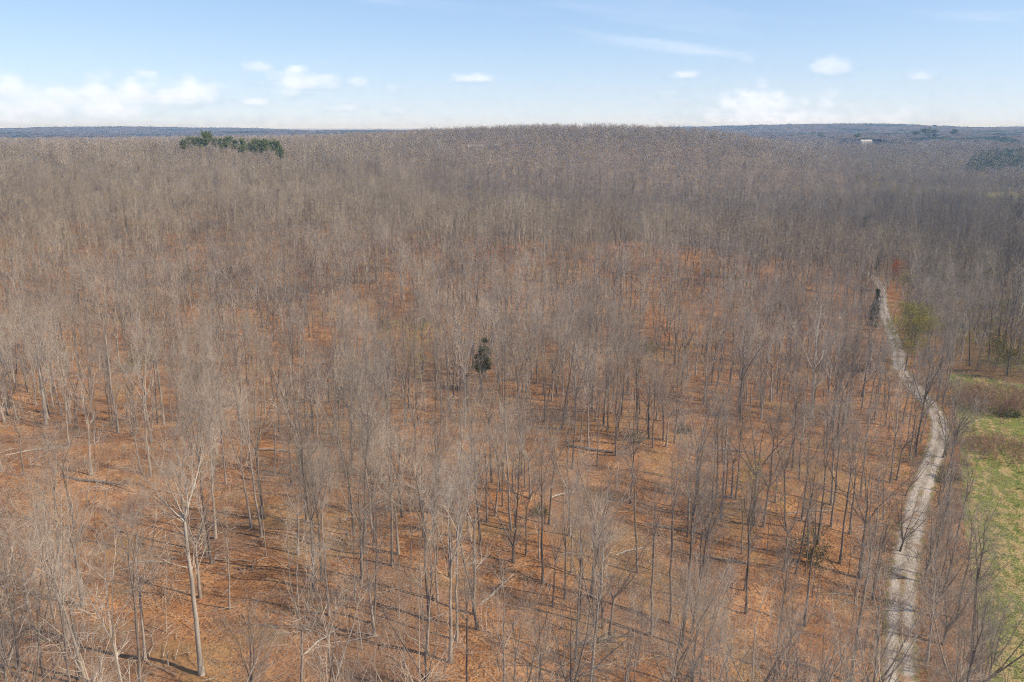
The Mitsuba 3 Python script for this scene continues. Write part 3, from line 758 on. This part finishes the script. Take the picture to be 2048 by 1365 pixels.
# distant evergreens, each alone above the bare woods
for i, (u, d, h, w_, lab) in enumerate([(1713, 1680, 24, 1.8, 'dark evergreen just left of the two long pale buildings'), (1848, 1800, 31, 2.4, 'large round dark evergreen on the right skyline'), (1862, 1815, 27, 2.2, 'lower dark evergreen touching the large round one on the right skyline'),
                                        (1868, 1850, 28, 1.2, 'narrow evergreen right of the large round one'), (1907, 1850, 29, 1.8, 'evergreen on the skyline between the large round one and the right edge'), (1757, 1060, 17, 1.2, 'small dark evergreen below the pale buildings'), (1830, 1820, 26, 1.8, 'small dark evergreen left of the large round one'),
                                        (1640, 1850, 26, 1.6, 'dark bluish evergreen at the left end of the far right woods'), (1950, 1650, 20, 1., 'small evergreen below the white house at the right')]):
    x, y = ray_at(u, d)
    SPECIAL.append((x, y, 5))
    put('evergreen', S_DARK if i in (3, 5) else S_PINE[i % 3], x, y, h / (14 if i in (3, 5) else 28) * w_, h / (14 if i in (3, 5) else 28), i * 1.1, label=lab, cat='tree')
# a planted block of young pines at the right edge
_pl = []
for a in range(11):
    for b in range(22):
        u, d = 1935 + b * 6.4 + a * 2, 1080 + a * 23
        x, y = ray_at(u + 3 * math.sin(a * 3.1 + b * 1.7), d + 6 * math.sin(b * 2.3 + a))
        _pl.append((x, y))
        SPECIAL.append((x, y, 5))
_pl = np.array(_pl)
_ps = .8 + .2 * np.sin(np.arange(len(_pl)) * 5.3)
S_YOUNG = source_green('young_pine_source', conifer(569, 14, 2.6, low=.05, whorls=10, per=5, sprays=7, size=1.1), 'pine_green')
spread('pine_plantation', [S_YOUNG], np.c_[_pl, ground(_pl[:, 0], _pl[:, 1])], np.zeros(len(_pl), int), _ps * 1.3, _ps, np.arange(len(_pl)) * 1.0, np.zeros((len(_pl), 2)))
labels['pine_plantation'] = {'label': 'dark green block of planted young pines at the right edge', 'category': 'plantation', 'kind': 'stuff'}
CLEARINGS.append((*ray_at(2010, 1350), 46, 8))

# ------------------------------------------------------------------ the woods
NEAR = []                                              # (key, kind, height)
for i, (kind, tm, cm) in enumerate([('tall', 'bark_grey', 'twig_pale'), ('tall', 'bark_dark', 'twig_tan'), ('narrow', 'bark_grey', 'twig_tan'), ('tall', 'bark_dark', 'twig_dark'), ('broad', 'bark_grey', 'twig_tan'), ('narrow', 'bark_dark', 'twig_dark'),
                                    ('pole', 'bark_grey', 'twig_tan'), ('pole', 'bark_dark', 'twig_tan'), ('pole', 'bark_grey', 'twig_dark'), ('pole', 'bark_pale', 'twig_tan')]):
    NEAR.append((source(f'near_tree_source_{i}', tree(kind, 0, 100 + i), tm, cm), kind, KIND[kind][0], tm))
MID = [(source(f'mid_tree_source_{i}', tree(k, 1, 200 + i), tm, c), k, KIND[k][0]) for i, (k, tm, c) in enumerate([('tall', 'bark_grey', 'twig_pale'), ('tall', 'bark_dark', 'twig_dark'), ('narrow', 'bark_grey', 'twig_tan'), ('broad', 'bark_pale', 'twig_pale'), ('tall', 'bark_dark', 'twig_tan'), ('broad', 'bark_dark', 'twig_dark'), ('narrow', 'bark_dark', 'twig_tan'), ('pole', 'bark_dark', 'twig_tan'), ('pole', 'bark_grey', 'twig_dark')])]
FAR = [(source(f'far_tree_source_{i}', tree(k, 2, 300 + i), None, c), k, KIND[k][0]) for i, (k, c) in enumerate([('tall', 'twig_wood'), ('tall', 'twig_light'), ('narrow', 'twig_wood'), ('broad', 'twig_light'), ('pole', 'twig_wood'), ('tall', 'twig_mauve'), ('tall', 'twig_wood'), ('narrow', 'twig_mauve'), ('broad', 'twig_mauve'), ('pole', 'twig_mauve')])]
OUT = [(source(f'out_tree_source_{i}', tree(k, 3, 400 + i), None, c), k, KIND[k][0]) for i, (k, c) in enumerate([('tall', 'twig_light'), ('broad', 'twig_wood'), ('broad', 'twig_wood'), ('tall', 'twig_mauve'), ('broad', 'twig_mauve'), ('broad', 'twig_wood')])]

rng = np.random.default_rng(11)


def scatter(r0, r1, per_ha, deg=37.5):
    step = math.sqrt(10000 / per_ha)
    n = int(r1 / step) + 1
    gx, gy = np.meshgrid(np.arange(-n, n + 1) * step, np.arange(0, n + 1) * step, indexing='ij')
    q = np.stack([gx.ravel(), gy.ravel()], 1) + (rng.random((gx.size, 2)) - .5) * step * 1.25
    r = np.hypot(q[:, 0], q[:, 1])
    a = np.degrees(np.arctan2(np.abs(q[:, 0]), q[:, 1] + 30))
    return q[(r >= r0) & (r < r1) & (a < deg)]


GAPS = [(*spot(u, v), r) for u, v, r in ((1255, 505, 12), (1375, 522, 11), (760, 620, 8), (500, 905, 7), (260, 905, 6), (140, 960, 6), (900, 985, 7), (1200, 1010, 6), (1010, 1265, 5), (560, 1150, 5), (300, 1120, 5), (1230, 930, 5))]


def thin(q, floor):
    """Groups and gaps of stems."""
    n = meshkit.fbm(np.c_[q / 17, q[:, :1] * 0], 2, 9)
    p = np.clip(floor + (n - .36) * 2.6, .15, 1)
    for x, y, r in GAPS:
        d = np.hypot(q[:, 0] - x, (q[:, 1] - y) * .5)
        p *= np.clip(d / r - .15, .12, 1)
    crest = np.exp(-((np.hypot(q[:, 0] - 30, q[:, 1]) - 335) / 45) ** 2)
    p = np.maximum(p, crest * (q[:, 0] > -60) * np.where(np.hypot(q[:, 0] - GAPS[0][0], q[:, 1] - GAPS[0][1]) < 14, .2, 1) * np.where(np.hypot(q[:, 0] - GAPS[1][0], q[:, 1] - GAPS[1][1]) < 12, .2, 1))
    p = np.where((q[:, 0] > .43 * q[:, 1] + 12) & (q[:, 1] > 182), np.maximum(p, .95), p)      # the thick wood beyond the road
    return q[rng.random(len(q)) < p]


def clear_of(q, road=2.4, field=.8):
    ok = (road_dist(q[:, 0], q[:, 1]) > np.where(q[:, 1] > 242, 1.7, np.where((q[:, 1] > 140) & (q[:, 0] < np.interp(q[:, 1], ROAD_P[:, 1], ROAD_P[:, 0])), 5.5, road))) & (field_dist(q[:, 0], q[:, 1]) > np.where(q[:, 1] < 125, field * 2.6, field))
    for x, y, r in SPECIAL:
        ok &= np.hypot(q[:, 0] - x, q[:, 1] - y) > r
    for x, y, r, d in CLEARINGS:                        # open ground round a building, longer on the near side
        e = unit(np.array([-x, -y]))
        a, b = (q - [x, y]) @ e, (q - [x, y]) @ [-e[1], e[0]]
        ok &= ~((np.abs(b) < r) & (a > -r) & (a < d))
    return ok


def choose(q, src, tall=.5):
    """Which source each stem is of, with its scale."""
    big = [i for i, s in enumerate(src) if s[1] != 'pole']
    small = [i for i, s in enumerate(src) if s[1] == 'pole']
    is_big = rng.random(len(q)) < tall
    w = np.where(is_big, rng.choice(big, len(q)), rng.choice(small or big, len(q)))
    if src is FAR or src is OUT:   # darker mauve kinds in patches, mostly beyond the near hill and along the valley
        half = len(src) // 2
        far = np.clip((np.hypot(q[:, 0], q[:, 1]) - 390) / 120, 0, 1) * np.clip((q[:, 0] + 180) / 160, 0, 1) + np.clip((q[:, 0] - .36 * q[:, 1] - 40) / 30, 0, 1)
        mauve = rng.random(len(q)) < np.clip(.12 + .5 * far + (meshkit.fbm(np.c_[q / 60, q[:, :1] * 0], 3, 6) - .5) * 1.6, .03, .97)
        w = w % half + half * mauve
    s = (.7 + .5 * rng.random(len(q))) * np.where(rng.random(len(q)) < .06, 1.2, 1)
    return w, s


near_q = thin(scatter(32, 172, 660), .34)
belt = scatter(32, 240, 1300)
belt = belt[(road_dist(belt[:, 0], belt[:, 1]) < np.where(belt[:, 0] > np.interp(belt[:, 1], ROAD_P[:, 1], ROAD_P[:, 0]), 8.5, 5.5)) & (rng.random(len(belt)) < .58)]
near_q = np.vstack([near_q, belt])
near_q = near_q[clear_of(near_q)]
w, s = choose(near_q, NEAR)
z = ground(near_q[:, 0], near_q[:, 1])
hgt = np.array([NEAR[k][2] for k in w]) * s
u0, v0, d0 = pixel(np.c_[near_q, z])
u1, v1, d1 = pixel(np.c_[near_q, z + hgt])
seen = (d0 > 5) & (u0 > -60) & (u0 < 2110) & (np.minimum(v1, 1365) < 1330) & (v0 > 0)
size = np.where(seen, np.minimum(v0, 1365) - np.maximum(v1, 0), 0)
order = np.argsort(-size)
mine = set(order[:300].tolist())
print('near', len(near_q), 'seen', int(seen.sum()), 'smallest', size[order[299]])
rest = []
ORD = 'first second third fourth fifth sixth seventh eighth ninth tenth eleventh twelfth thirteenth fourteenth fifteenth sixteenth seventeenth eighteenth nineteenth twentieth'.split()
ORD += [f'{x}-{y}' if y else z for x, z in (('twenty', 'twentieth'), ('thirty', 'thirtieth'), ('forty', 'fortieth'), ('fifty', 'fiftieth')) for y in [''] + ORD[:9]][1:]
BARK = {'bark_grey': 'grey', 'bark_dark': 'dark', 'bark_pale': 'pale'}
FORM = {'tall': 'tree', 'narrow': 'narrow-crowned tree', 'broad': 'broad-crowned tree', 'pole': 'slender young tree'}
told = {}                                              # every bare tree is named by the landmark nearest to it, the side it stands on and its turn on that side
for i in mine:
    k = int(np.argmin([np.hypot(u0[i] - a, v0[i] - c) for a, c, _ in MARKS]))
    du, dv = u0[i] - MARKS[k][0], v0[i] - MARKS[k][1]
    side = ('left of' if du < 0 else 'right of') if abs(du) > abs(dv) else ('behind' if dv < 0 else 'in front of')
    told.setdefault((k, side), []).append((math.hypot(du, dv), i))
name_of = {}
for (k, side), found in told.items():
    for n, (_, i) in enumerate(sorted(found)):
        kind = NEAR[w[i]]
        name_of[i] = f'{BARK[kind[3]]} bare {FORM[kind[1]]}, {ORD[min(n, 57)]} {side} {MARKS[k][2]}'
for i in range(len(near_q)):
    if i in mine:
        put('bare_tree', NEAR[w[i]][0], near_q[i, 0], near_q[i, 1], s[i], s[i] * (.93 + .14 * rng.random()), rng.random() * 6.28, tuple(rng.standard_normal(2) * .045), z[i], name_of[i], 'tree', 'bare trees')
    else:
        rest.append(i)
mid_q = np.vstack([near_q[rest], thin(scatter(172, 305, 640), .72)])
far_q = thin(scatter(305, 720, 470), .9)
out_q = scatter(720, 1920, 98)
for q, src, tall in ((mid_q, MID, .55), (far_q, FAR, .75), (out_q, OUT, 1)):
    q = q[clear_of(q)]
    w, s = choose(q, src, tall)
    s = s * ((.95 if src is OUT else .9) + .3 * meshkit.noise(np.c_[q / 30, q[:, :1] * 0]))
    if src is OUT:
        s = np.minimum(s, 1.12)
    print(src[0][0], len(q))
    spread('woods', [k[0] for k in src], np.c_[q, ground(q[:, 0], q[:, 1])], w, s, s * (.92 + .16 * rng.random(len(q))), rng.random(len(q)) * 6.28, rng.standard_normal((len(q), 2)) * .04)
labels['woods'] = {'label': 'leafless grey brown woods covering the hills beyond the nearer trees', 'category': 'woods', 'kind': 'stuff'}
for k in ('near', 'mid', 'far', 'out'):
    print(k, [sum(len(meshkit.WRITTEN[c['filename']][1]) for c in v.values() if isinstance(c, dict) and c.get('type') == 'ply') for kk, v in scene.items() if kk.startswith(k + '_tree_source')])

# ------------------------------------------------------------------ undergrowth, logs, brush, grass
rng = np.random.default_rng(77)
for i, (H, mat) in enumerate([(4.2, 'twig_tan'), (3.0, 'twig_tan'), (5.2, 'twig_dark'), (2.2, 'bramble_stem')]):
    scene[f'sapling_source_{i}'] = {'type': 'shapegroup', 'stem': mikit.ply(shrub(600 + i, H, 2.4, 9, 75, .016)['all'], mat)}
q = scatter(32, 260, 900)
n = meshkit.fbm(np.c_[q / 15, q[:, :1] * 0 + 3], 3, 4)
q = q[clear_of(q, 2.6, .3) & (rng.random(len(q)) < np.clip((n - .40) * 5, .07, 1))]
print('undergrowth', len(q))
s = .6 + .7 * rng.random(len(q))
spread('undergrowth', [f'sapling_source_{i}' for i in range(4)], np.c_[q, ground(q[:, 0], q[:, 1])], rng.integers(0, 4, len(q)), s, s * (.8 + .4 * rng.random(len(q))), rng.random(len(q)) * 6.28, rng.standard_normal((len(q), 2)) * .05)
labels['undergrowth'] = {'label': 'thin leafless saplings and brush between the trees', 'category': 'undergrowth', 'kind': 'stuff'}

for i in range(2):
    g = np.random.default_rng(606 + i)
    n = 26
    base = np.c_[g.standard_normal((n, 2)) * 2.6, np.full(n, -.2)]
    e = unit(np.c_[g.standard_normal((n, 2)) * .45, np.ones(n)]) * (2.0 + 3.5 * g.random((n, 1)))
    scene[f'far_sapling_source_{i}'] = {'type': 'shapegroup', 'stem': mikit.ply(tubes(np.stack([base, base + e], 1), np.full((n, 2), .06), 3), ['twig_wood', 'twig_mauve'][i])}
q = np.vstack([thin(scatter(260, 720, 300), .75), scatter(720, 1400, 70)])
q = q[clear_of(q, 2.6, .3)]
print('far undergrowth', len(q))
s = .7 + .7 * rng.random(len(q))
spread('undergrowth', [f'far_sapling_source_{i}' for i in range(2)], np.c_[q, ground(q[:, 0], q[:, 1])], (meshkit.noise(np.c_[q / 25, q[:, :1] * 0], 2) > .5).astype(int), s, s, rng.random(len(q)) * 6.28, rng.standard_normal((len(q), 2)) * .05)

# brush along the strip between road and field, and round the field's head
k = 0
BR = [(1920, 958), (1928, 985), (1915, 1000), (1905, 1015), (1922, 930), (1900, 1040), (1893, 1075), (1905, 1100), (1880, 1110), (1880, 1160), (1870, 1190), (1893, 1205), (1868, 1265), (1878, 1320), (1900, 1345), (1850, 1345), (1915, 890), (1925, 865),
      (1935, 790), (1950, 776), (1920, 772), (2020, 775), (2040, 790), (1840, 900), (1828, 930), (1800, 1040), (1790, 1090), (1782, 1140), (1776, 1200), (1775, 1260), (1772, 1320)]
for i, (u, v) in enumerate(BR):
    x, y = spot(u, v)
    side = 'between the road and the field' if i < 18 else ('round the head of the field' if i < 23 else 'along the left edge of the road')
    put('brush', f'brush_source_{i % 3}', x, y, .8 + .5 * rng.random(), .7 + .5 * rng.random(), rng.random() * 6, label=['pale grey', 'reddish', 'dark grey'][i % 3] + ' brush ' + side + ', ' + ORD[[j for j in range(len(BR)) if j % 3 == i % 3 and (j < 18) == (i < 18) and (j < 23) == (i < 23)].index(i)] + (' from far end' if not 18 <= i < 23 else ' from left'), cat='bush', group=['pale grey', 'reddish brown', 'dark grey'][i % 3] + ' brush ' + side)

# fallen trunks
def log(seed, L, r):
    g = np.random.default_rng(seed)
    k = 7
    z = np.linspace(0, 1, k)
    p = np.c_[(z - .5) * L, np.cumsum(g.standard_normal(k) * .02 * L), np.full(k, r * .6) + np.abs(np.sin(z * 3)) * .1]
    R = r * (1 - .55 * z)
    a = tubes(p[None], R[None], 7, False)
    caps = []
    for e in (0, -1):
        caps.append(tubes(np.stack([p[e], p[e] + (p[e] - p[1 if e == 0 else -2]) * .06])[None], np.array([[R[e], .01]]), 7, True))
    B, Q = sprout(p[None], R[None], 9, .35, 1, .8, lambda t, n: L * .22 * np.ones(n), 3, .02, .15, g, lambda r, n: r * .45)
    return join([a, *caps, tubes(B, Q, 4)])


for i, (L, r, m) in enumerate([(11, .24, 'dead_wood'), (8, .17, 'bark_pale'), (13, .3, 'bark_dark'), (6, .14, 'bark_pale')]):
    scene[f'log_source_{i}'] = {'type': 'shapegroup', 'stem': mikit.ply(log(620 + i, L, r), m, smooth=40)}
LOGS = [(1111, 998, 1, .45, 'white fallen log lying in the leaves right of the V-shaped tree'), (1203, 905, 2, -.6, 'dark fallen trunk sloping across the leaves in mid wood'), (1330, 1056, 2, -.55, 'long dark fallen trunk right of centre'), (1620, 1028, 1, -.05, 'pale log lying level at the right of the woods'),
        (1738, 1057, 3, -.1, 'thin pale log near the road'), (919, 772, 0, .3, 'fallen brown trunk below the dark green cedar'), (60, 905, 1, .35, 'pale log at the left edge among the leaves'), (190, 965, 2, -.45, 'dark log on the leaves at the left'), (760, 1010, 3, .6, 'thin pale log left of the V-shaped tree'),
        (985, 1195, 0, .9, 'brown log below the V-shaped tree'), (560, 905, 0, -.3, 'brown fallen trunk in the left centre clearing'), (1255, 1110, 3, .2, 'small pale log right of the centre front'), (1420, 1120, 0, -.5, 'brown log lying among the right front trees'), (640, 1290, 3, .8, 'thin pale log at the front left of centre'),
        (1150, 1290, 2, .1, 'dark log near the bottom right of centre'), (300, 1130, 3, -.3, 'thin pale log beside the antler-limbed tree'), (1480, 905, 1, -.6, 'pale log below the low-forked sycamore'), (880, 905, 3, .1, 'thin pale log under the trees in the centre')]
for u, v, i, a, lab in LOGS:
    x, y = spot(u, v)
    put('fallen_log', f'log_source_{i}', x, y, .9, rot=a + .2, label=lab, cat='log')

# broken branches on the leaves
for i in range(3):
    g = np.random.default_rng(640 + i)
    n = 9
    b = np.c_[g.standard_normal((n, 2)) * 2.2, np.full(n, .08)]
    d = unit(np.c_[g.standard_normal((n, 2)), np.abs(g.standard_normal(n)) * .12])
    L = .8 + 2.2 * g.random(n)
    Pb = np.stack([b, b + d * L[:, None] * .5 + [0, 0, .06], b + d * L[:, None]], 1)
    E, Q = sprout(Pb, np.full((n, 3), .035), 22, .3, 1, .7, lambda t, m: np.full(m, .7), 2, 0, .1, g, lambda r, m: np.full(m, .014))
    scene[f'branch_source_{i}'] = {'type': 'shapegroup', 'stem': mikit.ply(join([tubes(Pb, np.array([[.035, .028, .012]]) * np.ones((n, 1)), 4), tubes(E, Q, 3)]), ['dead_wood', 'bark_pale', 'twig_tan'][i])}
q = scatter(32, 215, 300)
q = q[clear_of(q, 2.6, .5)]
s = .7 + .8 * rng.random(len(q))
print('branches', len(q))
spread('fallen_branches', [f'branch_source_{i}' for i in range(3)], np.c_[q, ground(q[:, 0], q[:, 1])], rng.integers(0, 3, len(q)), s, s, rng.random(len(q)) * 6.28, np.zeros((len(q), 2)))
labels['fallen_branches'] = {'label': 'broken branches and sticks scattered over the brown leaves', 'category': 'branches', 'kind': 'stuff'}

# tufts of grass: the field, its edges and the verges of the road
for i, (mat, H) in enumerate([('straw', .38), ('blade', .28)]):
    g = np.random.default_rng(660 + i)
    n = 15
    b = np.c_[g.standard_normal((n, 2)) * .16, np.full(n, -.03)]
    d = unit(np.c_[g.standard_normal((n, 2)) * .45, np.ones(n)])
    Pg = np.stack([b, b + d * (H * (.6 + .8 * g.random((n, 1))))], 1)
    scene[f'tuft_source_{i}'] = {'type': 'shapegroup', 'blades': mikit.ply(tubes(Pg, np.full((n, 2), .012), 3), mat)}
gx = rng.random((34000, 2)) * [150, 200] + [25, 0]
fd = shapely.distance(_field_poly.exterior, shapely.points(gx))
inside = shapely.contains_xy(_field_poly, gx[:, 0], gx[:, 1])
rd = road_dist(gx[:, 0], gx[:, 1])
u, v, d = pixel(np.c_[gx, ground(gx[:, 0], gx[:, 1])])
vis = (u < 2150) & (v < 1480) & (v > 0) & (d > 0)
q = gx[vis & (rd > 1.75) & (inside | (fd < 2.5) | (rd < 3.4))]
print('tufts', len(q))
s = .7 + .8 * rng.random(len(q))
along, across = q[:, 0] * .4 + q[:, 1] * .916, q[:, 0] * .916 - q[:, 1] * .4
dry = meshkit.fbm(np.c_[across / 1.5, along / 9, across * 0], 3, 5) + .25 * rng.standard_normal(len(q)) * .3 > .47
spread('grass', ['tuft_source_0', 'tuft_source_1'], np.c_[q, ground(q[:, 0], q[:, 1]) + .06], np.where(dry, 0, 1), s, s, rng.random(len(q)) * 6.28, rng.standard_normal((len(q), 2)) * .1)
labels['grass'] = {'label': 'straw and green grass tufts of the field and the road verges', 'category': 'grass', 'kind': 'stuff'}
